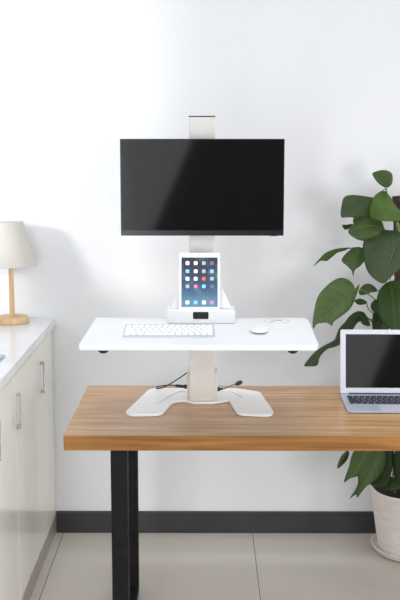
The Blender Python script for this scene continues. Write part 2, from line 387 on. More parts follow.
# ------------------------------------------------------------------ cabinet run
XF = -.63; CZ = .921
cb = thing('storage_cabinet', 'glossy cream sideboard cabinet with flat doors under white stone countertop', 'cabinet', (-.9, 3.3, 0))
bm = B(); box(bm, XL + .002, XF - .02, 2.2, YW - .002, .078, CZ - .046)
obj('carcass', bm, M['carcass'], cb)
bm = B(); box(bm, XL + .05, XF - .002, 2.2, YW - .002, .0, .078, .001)
obj('plinth', bm, M['plinth'], cb)
seams = [2.2, 2.56, 2.92, 3.278, 3.643, YW - .004]
for i in range(len(seams) - 1):
    a, b_ = seams[i] + .0022, seams[i + 1] - .0022
    bm = B(); box(bm, XF - .02, XF, a, b_, .08, CZ - .050, .0012)
    d = obj('door', bm, M['door'], cb, smooth=30)
    hy = {4: 3.80, 3: 3.30}.get(i, a + .03)
    zc = .745
    bm = B()
    box(bm, XF + .010, XF + .016, hy - .007, hy + .007, zc - .062, zc + .062, .001)
    box(bm, XF, XF + .012, hy - .007, hy + .007, zc + .050, zc + .062, .001)
    box(bm, XF, XF + .012, hy - .007, hy + .007, zc - .062, zc - .050, .001)
    h = obj('handle', bm, M['chrome'], d)
    h['label'] = 'polished steel bow handle'
bm = B(); box(bm, XL + .002, XF + .012, 2.2, YW - .001, CZ - .036, CZ, .003)
tag(obj('countertop', bm, M['counter'], smooth=40), 'glossy white stone countertop lying on the cream cabinet', 'countertop')
# shadow gap rail below the worktop
bm = B(); box(bm, XL + .03, XF - .012, 2.2, YW - .003, CZ - .0455, CZ - .0365)
obj('top_rail', bm, M['plinth'], cb)

# small metal cased device on the worktop, only its corner in view
p = atz(5.5, 354.5, CZ + .008)
bm = B()
prism(bm, rounded([(p.x, p.y), (p.x - .012, p.y - .23), (p.x - .32, p.y - .21), (p.x - .30, p.y + .02)], .008), CZ + .0005, CZ + .008, bev=.0015)
o = obj('closed_tablet', bm, M['alu'], smooth=40)
tag(o, 'thin silver tablet lying on the white countertop at the left edge', 'tablet')

# ------------------------------------------------------------------ table lamp
lx, ly = -.771, 4.003
lamp = thing('table_lamp', 'small table lamp with cream linen shade and pale wood base on countertop', 'lamp', (lx, ly, CZ))
bm = B(); lathe(bm, [(0, 0), (.064, 0), (.067, .003), (.067, .021), (.064, .025), (0, .025)], (lx, ly, CZ + .0002), 48)
obj('base', bm, M['lampwood'], lamp, smooth=40)
bm = B(); lathe(bm, [(0, .025), (.0105, .025), (.0095, .245), (0, .245)], (lx, ly, CZ), 24)
obj('stem', bm, M['lampwood'], lamp, smooth=40)
tilt = Matrix.Translation((lx, ly, CZ + .237)) @ Matrix.Rotation(R(-3.5), 4, 'Y') @ Matrix.Rotation(R(-2), 4, 'X')
bm = B(); lathe(bm, [(.1045, -.010), (.1035, -.010), (.0595, .166), (.0605, .166), (.1045, -.010)], (0, 0, 0), 64, mat=tilt)
obj('lamp_shade', bm, M['shade'], lamp, smooth=60)
bm = B(); lathe(bm, [(0, -.005), (.013, -.005), (.013, .035), (0, .035)], (0, 0, 0), 20, mat=tilt)
for k in range(3):
    a = k * 2.094
    tube(bm, [tilt @ Vector((0, 0, .0)), tilt @ Vector((.104 * math.cos(a), .104 * math.sin(a), -.010))], .0015, 6, 1)
obj('shade_fitter', bm, M['white'], lamp, smooth=40)
bm = B(); lathe(bm, [(0, .035), (.012, .037), (.014, .05), (.024, .068), (.028, .085), (.022, .104), (0, .114)], (0, 0, 0), 24, mat=tilt)
obj('bulb', bm, M['white'], lamp, smooth=60)

# ------------------------------------------------------------------ desk
DX0, DX1, DY0, DY1 = -.431, .985, 2.991, 3.641
desk = thing('desk', 'oak desk with thick solid top and black steel loop legs', 'desk', ((DX0 + DX1) / 2, (DY0 + DY1) / 2, 0))
bm = B(); box(bm, DX0, DX1, DY0, DY1, .702, .75, .0025, 2)
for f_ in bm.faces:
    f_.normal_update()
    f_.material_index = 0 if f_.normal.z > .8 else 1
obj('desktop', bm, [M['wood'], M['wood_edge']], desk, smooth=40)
for s in (0, 1):
    x0 = -.294 if s == 0 else .80; x1 = x0 + .052
    bm = B()
    y0, y1 = 3.05, 3.555; w = .05
    pts_o = [(y0, 0), (y1, 0), (y1, .695), (y0, .695)]
    box(bm, x0, x1, y0, y0 + w, 0, .695, .0018); box(bm, x0, x1, y1 - w, y1, 0, .695, .0018)
    box(bm, x0, x1, y0 + w - .002, y1 - w + .002, 0.001, .03, .0015); box(bm, x0, x1, y0 + w - .002, y1 - w + .002, .665, .694, .0015)
    lg = obj('leg', bm, M['legblack'], desk, smooth=30)
    bm = B(); box(bm, x0 - .02, x1 + .02, y0 + .02, y1 - .02, .6945, .7019, .001)
    obj('mounting_plate', bm, M['legblack'], lg)
    xi = x1 if s == 0 else x0; dr = 1 if s == 0 else -1
    for yy in (y0 + .13, y1 - .02):
        bm = B(); lathe(bm, [(0, 0), (.009, 0), (.009, .006), (.005, .008), (0, .008)], (0, 0, 0), 6, mat=Matrix.Translation((xi, yy, .655)) @ Matrix.Rotation(dr * math.pi / 2, 4, 'Y'))
        obj('bolt', bm, M['alu_dark'], lg)

# ------------------------------------------------------------------ sit-stand converter
DT = .75
con = thing('standing_desk_converter', 'white sit-stand converter with U-shaped base, column, tray and dock on oak desk', 'desk converter', (.0, 3.4, DT))
base_px = [(125.3, 411.5), (129, 414.3), (161.5, 414), (173, 401), (184, 399.8), (193, 402), (214, 402), (229, 399.8), (237.5, 413.6), (270.5, 414.8), (274.2, 411.5), (260, 391.5), (235, 387.6), (150, 388)]
pts = [tuple(atz(x, y, DT + .009).xy) for x, y in base_px]
pts = rounded(pts, [.012, .02, .03, .03, .01, .01, .01, .01, .03, .03, .02, .02, .03, .03], 5)
bm = B(); prism(bm, pts, DT + .0005, DT + .009, bev=.002)
bp_ = obj('base_plate', bm, M['white'], con, smooth=35)
# shallow cable channels on the base
for pxs in ([(158, 404), (177, 392.5), (186, 392)], [(220, 392), (232, 392.5), (243, 398)]):
    bm = B(); tube(bm, [atz(x, y, DT + .0092) for x, y in pxs], .0022, 6, 4)
    obj('cable_channel', bm, M['column'], bp_, smooth=60)
cx = .0; yc = 3.375
def col_x(px, y, Y): return at(px, y, Y).x
# lower sleeve
bm = B()
box(bm, col_x(187, 390, yc), col_x(217.5, 390, yc), yc + .012, yc + .10, DT + .0092, at(200, 373, yc).z, .004)
obj('outer_sleeve', bm, M['column'], con, smooth=40)
bm = B()
box(bm, col_x(189.5, 380, yc), col_x(214, 380, yc), yc - .002, yc + .075, DT + .0094, 1.024, .003)
obj('lift_column', bm, M['column'], con, smooth=40)
# tray
TZ = 1.045
tray_px = [(78.5, 344.5), (319.5, 345.5), (307.5, 317.5), (96, 317.5)]
tp = [atz(x, y, TZ) for x, y in tray_px]
tp[0].y = tp[1].y = (tp[0].y + tp[1].y) / 2; tp[2].y = tp[3].y = (tp[2].y + tp[3].y) / 2
TYF, TYB = tp[0].y, tp[2].y
pts = rounded([tuple(p.xy) for p in tp], [.008, .03, .04, .02], 6)
bm = B(); prism(bm, pts, TZ - .0175, TZ, bev=.003)
tray = obj('tray', bm, M['tray'], con, smooth=35)
print('TRAY', [tuple(round(c, 3) for c in p) for p in tp])
for px in (103, 293):
    q = at(px, 351.5, TYF + .02)
    bm = B(); lathe(bm, [(0, 0), (.009, -.0), (.015, .005), (.0165, .012), (0, .012)], (q.x, TYF + .03, TZ - .0300), 24)
    k_ = obj('release_knob', bm, M['black'], con, smooth=50); k_['label'] = 'black round release knob'
# recessed cup ring at the back right of the tray
q = atz(277, 321.3, TZ)
bm = B(); tube(bm, [Vector((q.x + .043 * math.cos(a * math.pi / 12), q.y + .032 * math.sin(a * math.pi / 12), TZ + .0002)) for a in range(25)], .0009, 6, 1)
obj('cup_ring', bm, M['alu_light'], con, smooth=60)
bm = B()
tube(bm, [Vector((q.x - .022, q.y - .004, TZ)), Vector((q.x - .004, q.y + .010, TZ))], .0012, 6, 1)
tube(bm, [Vector((q.x - .002, q.y + .014, TZ)), Vector((q.x + .016, q.y + .012, TZ))], .0012, 6, 1)
obj('tray_marking', bm, M['alu_dark'], con)
# upper mast (behind dock, up to the cap)
YM = 3.40
mt = at(202, 117, YM).z
bm = B()
mx0, mx1 = col_x(189, 180, YM), col_x(215, 180, YM)
prism(bm, rounded([(mx0, YM), (mx1, YM), (mx1, YM + .05), (mx0, YM + .05)], .004), TZ - .017, mt)
for gx in (.76, .84):
    x_ = mx0 + (mx1 - mx0) * gx
    box(bm, x_ - .0005, x_ + .0005, YM - .0006, YM + .001, TZ + .002, mt - .002)
obj('mast', bm, M['column'], con, smooth=40)
bm = B(); box(bm, mx0 - .001, mx1 + .001, YM - .001, YM + .051, mt, mt + .004, .001)
c_ = obj('mast_cap', bm, M['alu_dark'], con); c_['label'] = 'dark grey end cap'
bm = B(); box(bm, (mx0 + mx1) / 2 - .035, (mx0 + mx1) / 2 + .035, YM - .028, YM - .001, 1.50, 1.58, .003)
obj('monitor_bracket', bm, M['legblack'], con)
# dock
YD = 3.275
d0, d1 = col_x(167, 316, YD), col_x(235, 316, YD)
dz1 = at(200, 310.3, YD).z
print('DOCK', d0, d1, dz1, TZ, TYF, TYB)
bm = B(); box(bm, d0, d1, YD, YD + .10, TZ + .0003, dz1, .004, 3)
dock = obj('tablet_dock', bm, M['tray'], con, smooth=40)
bm = B()
a0, a1, b0, b1 = at(171, 308, YD + .03).x, at(231.5, 308, YD + .03).x, at(181, 287, YD + .06).x, at(221.5, 287, YD + .06).x
zt = at(200, 287, YD + .07).z
lo = [bm.verts.new((x, y, dz1 - .001)) for x, y in ((a0, YD + .030), (a1, YD + .030), (a1, YD + .097), (a0, YD + .097))]
hi = [bm.verts.new((x, y, zt)) for x, y in ((b0, YD + .078), (b1, YD + .078), (b1, YD + .097), (b0, YD + .097))]
bm.faces.new(lo); bm.faces.new(hi)
for i in range(4): bm.faces.new((lo[i], lo[(i + 1) % 4], hi[(i + 1) % 4], hi[i]))
bmesh.ops.recalc_face_normals(bm, faces=bm.faces)
bmesh.ops.bevel(bm, geom=list(bm.edges), offset=.003, segments=2, affect='EDGES')
obj('backrest', bm, M['tray'], dock, smooth=40)
bm = B(); box(bm, d0 + .03, d1 - .03, YD + .004, YD + .010, dz1 - .001, dz1 + .003, .001)
obj('ledge', bm, M['tray'], dock, smooth=40)
zp = (at(200, 319, YD).z, at(200, 312, YD).z)
bm = B(); prism(bm, rounded([(col_x(193, 315, YD), zp[0]), (col_x(208.5, 315, YD), zp[0]), (col_x(208.5, 315, YD), zp[1]), (col_x(193, 315, YD), zp[1])], .004), YD - .0012, YD + .002, axis='y')
c_ = obj('control_panel', bm, M['bezel'], dock); c_['label'] = 'small black control panel'

# ------------------------------------------------------------------ tablet in the dock
th = R(14)
tb = at(199.5, 308.8, YD + .012)
tw = (at(220.0, 280, YD + .03).x - at(178.6, 280, YD + .03).x) / 2
tz = tb.z
tab_h = .193
TM = Matrix.Translation((tb.x, YD + .013, dz1 + .0005)) @ Matrix.Rotation(-th, 4, 'X')    # local: x width, z up, -y faces the camera
print('TABLET', tw * 2, tb, dz1, 'top px wanted 253')
# choose the height so that the top edge is seen at y = 253
for hh in [x / 1000 for x in range(150, 230)]:
    p = TM @ Vector((0, 0, hh)); rr = ray(200, 253)
    if p.z >= H + rr.z * p.y / rr.y: tab_h = hh; break
tab = thing('tablet', 'white-framed tablet with colourful home screen standing in the white dock', 'tablet', tuple(TM.translation))
bm = B(); prism(bm, rounded([(-tw, 0), (tw, 0), (tw, tab_h), (-tw, tab_h)], .009), 0, .0075, axis='y', bev=.001, mat=None)
bmesh.ops.transform(bm, matrix=TM, verts=bm.verts)
m_tb = noisy(mat('tablet_white', srgb(232, 234, 242), .25), srgb(230, 232, 240), srgb(234, 236, 243), ns=8)
obj('casing', bm, m_tb, tab, smooth=40)
def screen_mat():
    m = mat('home_screen', (0, 0, 0, 1), .3); nt = m.node_tree; N = nt.nodes; L = nt.links; b = N['Principled BSDF']
    uv = N.new('ShaderNodeUVMap'); sep = N.new('ShaderNodeSeparateXYZ'); L.new(uv.outputs[0], sep.inputs[0])
    nz = N.new('ShaderNodeTexNoise'); nz.inputs['Scale'].default_value = 3.2; nz.inputs['Detail'].default_value = 5; L.new(uv.outputs[0], nz.inputs['Vector'])
    a = N.new('ShaderNodeMath'); a.operation = 'MULTIPLY_ADD'; L.new(nz.outputs['Fac'], a.inputs[0]); a.inputs[1].default_value = .22; L.new(sep.outputs['Y'], a.inputs[2])
    cr = N.new('ShaderNodeValToRGB'); e = cr.color_ramp.elements
    e[0].position = .08; e[0].color = srgb(96, 160, 190); e[1].position = 1.0; e[1].color = srgb(30, 32, 62)
    for p_, c_ in ((.25, srgb(92, 150, 180)), (.38, srgb(66, 116, 156)), (.5, srgb(42, 84, 132)), (.75, srgb(30, 48, 92))):
        q_ = e.new(p_); q_.color = c_
    L.new(a.outputs[0], cr.inputs['Fac'])
    n2 = N.new('ShaderNodeTexNoise'); n2.inputs['Scale'].default_value = 2.3; n2.inputs['Detail'].default_value = 6; n2.inputs['Roughness'].default_value = .7
    L.new(uv.outputs[0], n2.inputs['Vector'])
    c2 = N.new('ShaderNodeValToRGB'); c2.color_ramp.elements[0].position = .5; c2.color_ramp.elements[0].color = (0, 0, 0, 1); c2.color_ramp.elements[1].position = .72; c2.color_ramp.elements[1].color = (.6, .6, .6, 1)
    L.new(n2.outputs['Fac'], c2.inputs['Fac'])
    mx = N.new('ShaderNodeMix'); mx.data_type = 'RGBA'; L.new(c2.outputs['Color'], mx.inputs['Factor']); L.new(cr.outputs['Color'], mx.inputs['A']); mx.inputs['B'].default_value = srgb(120, 190, 180)
    L.new(mx.outputs['Result'], b.inputs['Emission Color']); b.inputs['Emission Strength'].default_value = .68
    return m
M['home'] = screen_mat()
def icon_mats():
    out = []
    for c in ((235, 238, 240), (150, 160, 175), (205, 90, 70), (214, 110, 150), (120, 180, 225), (90, 96, 110), (150, 215, 200)):
        m = mat('icon_colour', srgb(*c), .4, emit=srgb(*c), es=.5); out.append(m)
    return out
bm = B()
sx = tw * .875; sz0 = tab_h * .045; sz1 = tab_h * .915
v = [bm.verts.new(p) for p in ((-sx, -.0004, sz0), (sx, -.0004, sz0), (sx, -.0004, sz1), (-sx, -.0004, sz1))]
f = bm.faces.new(v); uvl = bm.loops.layers.uv.new('UVMap')
for l, u in zip(f.loops, ((0, 0), (1, 0), (1, 1), (0, 1))): l[uvl].uv = u
bmesh.ops.transform(bm, matrix=TM, verts=bm.verts)
scr = obj('screen', bm, M['home'], tab)
bm = B()
layout = [[0, 0, 1, 5], [4, 0, 1, 4], [0, 0, 2, 1], [1, 3, 4, 5], [0, 4, 0, 3]]
rows_v = [.875, .715, .56, .405, .085]
s = .0059
IM = icon_mats()
for r_, vv in enumerate([.885, .72, .57, .415, .09]):
    for c_ in range(4):
        X = -sx + 2 * sx * (.167 + .2253 * c_); Z = sz0 + (sz1 - sz0) * vv
        bm = B(); prism(bm, rounded([(X - s, Z - s), (X + s, Z - s), (X + s, Z + s), (X - s, Z + s)], .0022, 3), -.0009, -.0004, axis='y')
        bmesh.ops.transform(bm, matrix=TM, verts=bm.verts)
        obj('app_icon', bm, IM[layout[r_][c_]], scr)
bm = B(); lathe(bm, [(0, 0), (.0014, 0), (.0014, .0004), (0, .0004)], (0, 0, 0), 12, mat=TM @ Matrix.Translation((0, 0, tab_h * .955)) @ Matrix.Rotation(R(90), 4, 'X'))
obj('front_camera', bm, M['alu_dark'], tab)

# ------------------------------------------------------------------ monitor
YS = 3.335
p0 = at(119.8, 138.8, YS); p1 = at(283.6, 235.8, YS)
x0, x1, z1, z0 = p0.x, p1.x, p0.z, p1.z
print('MONITOR', x0, x1, z0, z1)
mon = thing('monitor', 'wide black monitor switched off, hung on the white mast', 'monitor', ((x0 + x1) / 2, YS, z0))
bm = B(); box(bm, x0, x1, YS, YS + .012, z0, z1, .0015)
box(bm, x0 + .10, x1 - .10, YS + .011, YS + .037, z0 + .05, z1 - .06, .008)
obj('housing', bm, M['bezel'], mon, smooth=40)
bm = B(); box(bm, x0 + .003, x1 - .003, YS - .0008, YS + .001, z0 + .018, z1 - .003)
s_ = obj('screen', bm, M['screen'], mon); s_['label'] = 'glossy black screen'
bm = B(); box(bm, x1 - .045, x1 - .020, YS + .001, YS + .006, z0 - .0015, z0 + .0005)
obj('power_button', bm, M['black'], mon)

# ------------------------------------------------------------------ keyboard
kf = atz(122.5, 337.5, TZ); kfr = atz(214.5, 337.5, TZ)
kw = kfr.x - kf.x; kd = .128
KM = Matrix.Translation((kf.x, kf.y, TZ)) @ Matrix.Rotation(R(.3), 4, 'Z')
kb = thing('keyboard', 'slim silver keyboard with white keys lying on the white tray', 'keyboard', (kf.x + kw / 2, kf.y + kd / 2, TZ))
bm = B()
prism(bm, [(0, .0004), (kd - .018, .0004), (kd, .0005), (kd, .017), (kd - .004, .019), (0, .0050)], 0, kw, axis='x', bev=.0012)
bmesh.ops.transform(bm, matrix=KM, verts=bm.verts)
obj('case', bm, M['alu_light'], kb, smooth=40)
slope = math.atan((.019 - .005) / (kd - .004))
def keyrows(widths_rows, W, D, M0, gap, matl, parent, label_z, hkey=.0022):
    ny = len(widths_rows); rowd = D / ny; n = 0
    cache = {}
    for r_, ws in enumerate(widths_rows):
        tot = sum(ws); u = W / tot; x = 0
        for w_ in ws:
            kx = w_ * u - gap; ky = rowd - gap
            key = round(kx, 5)
            q = M0 @ Vector((x + gap / 2 + kx / 2, r_ * rowd + rowd / 2, 0))
            if key not in cache:
                bm = B(); box(bm, -kx / 2, kx / 2, -ky / 2, ky / 2, 0, hkey, .0006, 1)
                rot = M0.to_3x3().to_4x4()
                bmesh.ops.transform(bm, matrix=rot, verts=bm.verts)
                me_o = obj('key', bm, matl, parent, origin=(0, 0, 0))
                cache[key] = me_o; me_o.location = q - world_loc(parent)
            else:
                c = cache[key].copy(); COL.objects.link(c); c.parent = parent; c.location = q - world_loc(parent)
            x += w_ * u; n += 1
    return n
rows = [[1, 1, 1.25, 5, 1.25, 1, 1, 1, 1, 1], [2.3] + [1] * 10 + [2.2], [1.8] + [1] * 11 + [1.7], [1.5] + [1] * 12 + [1], [1] * 13 + [1.5], [1.04] * 14]
keyrows(rows, kw - .008, kd - .022, KM @ Matrix.Translation((.004, .006, .0052 + .0006)) @ Matrix.Rotation(slope, 4, 'X'), .0042, M['key'], kb, 0)

# ------------------------------------------------------------------ mouse
q = atz(259.5, 334.2, TZ)
mo = thing('mouse', 'low white wireless mouse lying on the tray right of dock', 'mouse', (q.x, q.y + .03, TZ))
bm = B()
bmesh.ops.create_uvsphere(bm, u_segments=32, v_segments=16, radius=1)
for v in bm.verts:
    z = v.co.z
    v.co = Vector((q.x + v.co.x * .029 * (1 - .06 * v.co.y), q.y + .040 + v.co.y * .050, TZ + .006 + (z * .012 if z > 0 else z * .0050)))
obj('shell', bm, M['tray'], mo, smooth=80)
bm = B(); lathe(bm, [(0, 0), (.018, 0), (.020, .0025), (0, .0025)], (q.x, q.y + .036, TZ + .0001), 24)
obj('underside', bm, M['alu'], mo, smooth=40)

# ------------------------------------------------------------------ cables
bm = B()
Yk = yc + .05
pp = [(186, 386.5, 3.43), (178, 385.6, 3.44), (168, 385.2, 3.47), (158, 386.6, 3.52), (157, 388.6, 3.54), (163, 387.6, 3.53), (169, 384.6, 3.52), (178, 379, 3.50), (188.4, 371.8, 3.48)]
tube(bm, [at(*p) for p in pp], .0022, 8, 8)
cb_ = thing('power_cable', 'thin black cable looping from left side of white column', 'cable', tuple(at(186, 386.5, 3.43)))
obj('cord', bm, M['cable'], cb_, smooth=60)
bm = B(); tube(bm, [at(184.8, 386.6, 3.43), at(176, 385.6, 3.44)], .0052, 10, 1)
tube(bm, [at(187.0, 386.7, 3.43), at(184, 386.6, 3.43)], .0075, 10, 1)
obj('plug', bm, M['black'], cb_, smooth=40)
pl = thing('cable_with_plug', 'short black cable with rounded plug on right side of white column', 'cable', tuple(at(218, 389, 3.43)))
bm = B(); tube(bm, [at(219, 389.2, 3.43), at(225, 388.4, 3.44), at(232, 385.4, 3.46), (at(236, 384, 3.47)), at(240, 383, 3.48)], .0017, 8, 6)
obj('cord', bm, M['cable'], pl, smooth=60)
bm = B(); tube(bm, [at(217.4, 389.4, 3.425), at(219.2, 389.3, 3.43)], .0068, 10, 1); tube(bm, [at(219, 389.2, 3.43), at(222.5, 389, 3.435)], .0042, 10, 1)
obj('connector', bm, M['black'], pl, smooth=40)
bm = B(); a_, b_ = at(236, 384.4, 3.47), at(241.5, 381.8, 3.49)
tube(bm, [a_, a_.lerp(b_, .15), a_.lerp(b_, .4), a_.lerp(b_, .7), a_.lerp(b_, .92), b_], lambda t: .0030 + .0050 * math.sin(math.pi * min(1, max(0, t))) ** .7, 12, 4)
obj('plug', bm, M['black'], pl, smooth=60)

# ------------------------------------------------------------------ laptop
lz = DT
f0 = atz(347, 412.4, lz + .004); bk = atz(341.5, 394.5, lz + .012)
LW = .325; ang = math.atan2(f0.x - bk.x, bk.y - f0.y)
LD = .222
# local frame: x along the width, y towards the hinge
LM = Matrix.Translation((f0.x + .003, f0.y, lz)) @ Matrix.Rotation(R(-1.0), 4, 'Z')
print('LAPTOP', f0, bk)
lap = thing('laptop', 'open silver laptop with black screen and dark keys on oak desk', 'laptop', tuple(LM @ Vector((LW / 2, LD / 2, 0))))
bm = B()
prism(bm, rounded([(0, 0), (LW, 0), (LW, LD), (0, LD)], [.012, .012, .004, .004]), .0015, .012, bev=.002)
for v in bm.verts:                              # wedge: thin at the front
    if v.co.z > .006: v.co.z = .006 + (v.co.z - .006) * (.35 + .65 * max(0, min(1, v.co.y / LD))) 
bmesh.ops.transform(bm, matrix=LM, verts=bm.verts)
obj('body', bm, M['alu'], lap, smooth=40)
bm = B()
prism(bm, rounded([(.001, .0015), (LW - .001, .0015), (LW - .001, LD - .001), (.001, LD - .001)], [.012, .012, .004, .004]), .0002, .0030)
bmesh.ops.transform(bm, matrix=LM, verts=bm.verts)
obj('bottom_cover', bm, M['alu_dark'], lap)
ws = math.atan(.0043 / LD)
zt0 = .006 + .006 * .35; zt1 = .012
wedge = math.atan((zt1 - zt0) / LD)
WM = LM @ Matrix.Translation((0, 0, zt0)) @ Matrix.Rotation(wedge, 4, 'X')
bm = B(); box(bm, .016, LW - .016, LD - .135, LD - .026, .0000, .0005)
bmesh.ops.transform(bm, matrix=WM, verts=bm.verts)
kw_ = obj('keyboard_well', bm, noisy(mat('well', srgb(150, 154, 166), .5), srgb(146, 150, 162), srgb(154, 158, 170), ns=10), lap)
lrows = [[1, 1, 1, 1.25, 5, 1.25, 1, 1, 1, 1], [2.3] + [1] * 10 + [2.2], [1.8] + [1] * 11 + [1.7], [1.5] + [1] * 12 + [1], [1] * 13 + [1.5], [1.04] * 14]
keyrows(lrows, LW - .036, .106, WM @ Matrix.Translation((.018, LD - .1335, .0005)), .0028, M['dkey'], lap, 0, .0011)
bm = B(); prism(bm, rounded([(LW / 2 - .052, .008), (LW / 2 + .052, .008), (LW / 2 + .052, .078), (LW / 2 - .052, .078)], .003), .0000, .0004)
bmesh.ops.transform(bm, matrix=WM, verts=bm.verts)
obj('trackpad', bm, M['alu_light'], lap)
bm = B(); tube(bm, [LM @ Vector((.03, LD - .002, .012)), LM @ Vector((LW - .03, LD - .002, .012))], .0042, 12, 1)
obj('hinge', bm, M['alu_dark'], lap, smooth=50)
LIDT = R(10)
HM = LM @ Matrix.Translation((0, LD - .001, .0135)) @ Matrix.Rotation(-LIDT, 4, 'X')
LH = .2
for hh in [x / 1000 for x in range(150, 260)]:
    p = HM @ Vector((0, 0, hh)); rr = ray(341, 329.5)
    if p.z >= H + rr.z * p.y / rr.y: LH = hh; break
print('LID', LH, LW / LH)
bm = B(); prism(bm, rounded([(0, 0), (LW, 0), (LW, LH), (0, LH)], [.003, .003, .008, .008]), 0.0, .005, axis='y', bev=.0012)
bmesh.ops.transform(bm, matrix=HM, verts=bm.verts)
lid = obj('lid', bm, M['alu_light'], lap, smooth=40)
bm = B(); box(bm, .019, LW - .019, -.0006, .001, .020, LH - .0165)
bmesh.ops.transform(bm, matrix=HM, verts=bm.verts)
obj('screen', bm, M['screen'], lid)
bm = B(); lathe(bm, [(0, 0), (.0018, 0), (.0018, .0004), (0, .0004)], (0, 0, 0), 12, mat=HM @ Matrix.Translation((LW / 2, 0, LH - .008)) @ Matrix.Rotation(R(90), 4, 'X'))
obj('webcam', bm, M['alu_dark'], lid)

# ------------------------------------------------------------------ potted plant
PX, PY = .840, 3.92
plant = thing('potted_plant', 'tall climbing houseplant with heart-shaped green leaves in whitewashed pot on saucer', 'plant', (PX, PY, 0))
bm = B(); lathe(bm, [(0, .001), (.135, .001), (.150, .006), (.163, .024), (.166, .031), (.161, .032), (.152, .022), (.140, .012), (0, .011)], (PX, PY, 0), 56)
obj('saucer', bm, M['pot'], plant, smooth=50)
PR = PX - at(370.3, 486, PY).x
PZ = at(371, 486, PY).z
print('POT', PR, PZ)
bm = B(); lathe(bm, [(0, .012), (.128, .012), (.136, .020), (.142, .06), (PR - .010, PZ - .05), (PR - .002, PZ - .022), (PR, PZ - .006), (PR - .003, PZ), (PR - .010, PZ - .002), (PR - .014, PZ - .05), (0, PZ - .06)], (PX, PY, 0), 64)
for v in bm.verts:
    a = math.atan2(v.co.y - PY, v.co.x - PX)
    v.co.x += .0018 * math.sin(5 * a + v.co.z * 40); v.co.z += .0015 * math.sin(3 * a) if v.co.z > .05 else 0
obj('pot', bm, M['pot'], plant, smooth=50)
bm = B(); lathe(bm, [(0, PZ - .014), (.05, PZ - .012), (PR - .0135, PZ - .018), (PR - .0145, PZ - .05), (0, PZ - .05)], (PX, PY, 0), 40)
obj('soil', bm, M['soil'], plant, smooth=60)
pt = at(400, 196, PY).z
pxt = at(403.5, 200, PY).x
bm = B(); tube(bm, [Vector((PX - .02 + (pxt - PX + .02) * t_, PY, PZ - .05 + (pt - PZ + .05) * t_)) for t_ in [k / 6 for k in range(7)]], .041, 20, 14)
for v in bm.verts:
    t_ = (v.co.z - PZ + .05) / (pt - PZ + .05)
    c = Vector((PX - .02 + (pxt - PX + .02) * t_, PY, v.co.z)); d = v.co - c
    v.co = c + d * (1 + random.uniform(-.10, .10))
obj('support_pole', bm, M['moss'], plant, smooth=70)
def stemtube(pts, r):
    bm = B(); tube(bm, pts, r, 8, 8); return obj('stem', bm, M['stem'], plant, smooth=70)
stemtube([(PX - .03, PY - .01, PZ - .04), (PX - .05, PY - .04, .5), (PX - .045, PY - .045, .9), (PX - .05, PY - .03, 1.2), at(385, 191, PY - .02)], lambda t: .008 - .005 * t)
stemtube([(PX + .03, PY - .02, PZ - .04), (PX - .01, PY - .05, .6), (PX - .03, PY - .05, 1.0), at(397, 222, PY - .06)], .007)

leafn = [0]
def leaf(outline, mid, Y, material, tiltx=0.0, tilty=0.0, bulge=.012, petiole=None, curl=0.0, name='leaf'):
    """outline and midrib as seen from the front, laid on a curved surface of its own at distance Y"""
    ol = [Vector((x, y, 0)) for x, y in outline]
    pts = smoothpath(ol + [ol[0]], 5)[:-1]
    md = smoothpath([Vector((x, y, 0)) for x, y in mid], 12)
    cxp = sum(p.x for p in pts) / len(pts); cyp = sum(p.y for p in pts) / len(pts)
    K = 5; n = len(pts); bm = B(); uvl = bm.loops.layers.uv.new('UVMap')
    nm = len(md) - 1
    wmax = max(min((p - q).length for q in md) for p in pts) + 1e-6
    def Yoff(p, s, t):
        return Y + ((p.x - cxp) * tiltx + (p.y - cyp) * tilty) / 250.0 + bulge * (s ** 2) + curl * (t - .5) ** 2 + .0024 * math.sin(t * 40 + s * 3) * s * (1.2 - s)
    ib = min(range(n), key=lambda i: (pts[i] - md[0]).length); pts = pts[ib:] + pts[:ib]
    it = min(range(n), key=lambda i: (pts[i] - md[-1]).length)
    def arc(lst):
        d = [0.0]
        for a, b_ in zip(lst, lst[1:]): d.append(d[-1] + (b_ - a).length)
        return [v_ / max(d[-1], 1e-6) for v_ in d]
    ta = arc(pts[:it + 1]); tb_ = arc(pts[it:] + [pts[0]])
    ts = ta + [1 - v_ for v_ in tb_[1:-1]]
    cols = []
    for p, t in zip(pts, ts):
        fj = t * nm; j = min(int(fj), nm - 1); mq = md[j].lerp(md[j + 1], fj - j)
        col = []
        for k in range(K + 1):
            s = k / K
            q = mq.lerp(p, s)
            sw = s * (p - mq).length / wmax
            col.append((bm.verts.new(at(q.x, q.y, Yoff(q, sw, t))), (t, s)))
        cols.append(col)
    for i in range(n):
        a = cols[i]; b_ = cols[(i + 1) % n]
        for k in range(K):
            vs = [a[k], a[k + 1], b_[k + 1], b_[k]]
            if (vs[0][0].co - vs[3][0].co).length < 1e-7: vs = vs[:3]
            try: f = bm.faces.new([v[0] for v in vs])
            except ValueError: continue
            for l, v in zip(f.loops, vs): l[uvl].uv = v[1]
    bmesh.ops.remove_doubles(bm, verts=bm.verts, dist=1e-5)
    o = obj(name, bm, material, plant, smooth=75)
    so = o.modifiers.new('thickness', 'SOLIDIFY'); so.thickness = .0011
    if petiole:
        b0 = at(mid[0][0], mid[0][1], Yoff(Vector((mid[0][0], mid[0][1], 0)), 0, 0))
        ends = [b0] + [at(*p) for p in petiole]
        bm = B(); tube(bm, ends, .0022, 6, 6)
        obj('petiole', bm, M['stem'], o, smooth=70)
    return o
LB, LMi, LG, LDk = M['leaf_bright'], M['leaf_mid'], M['leaf_grey'], M['leaf_dark']
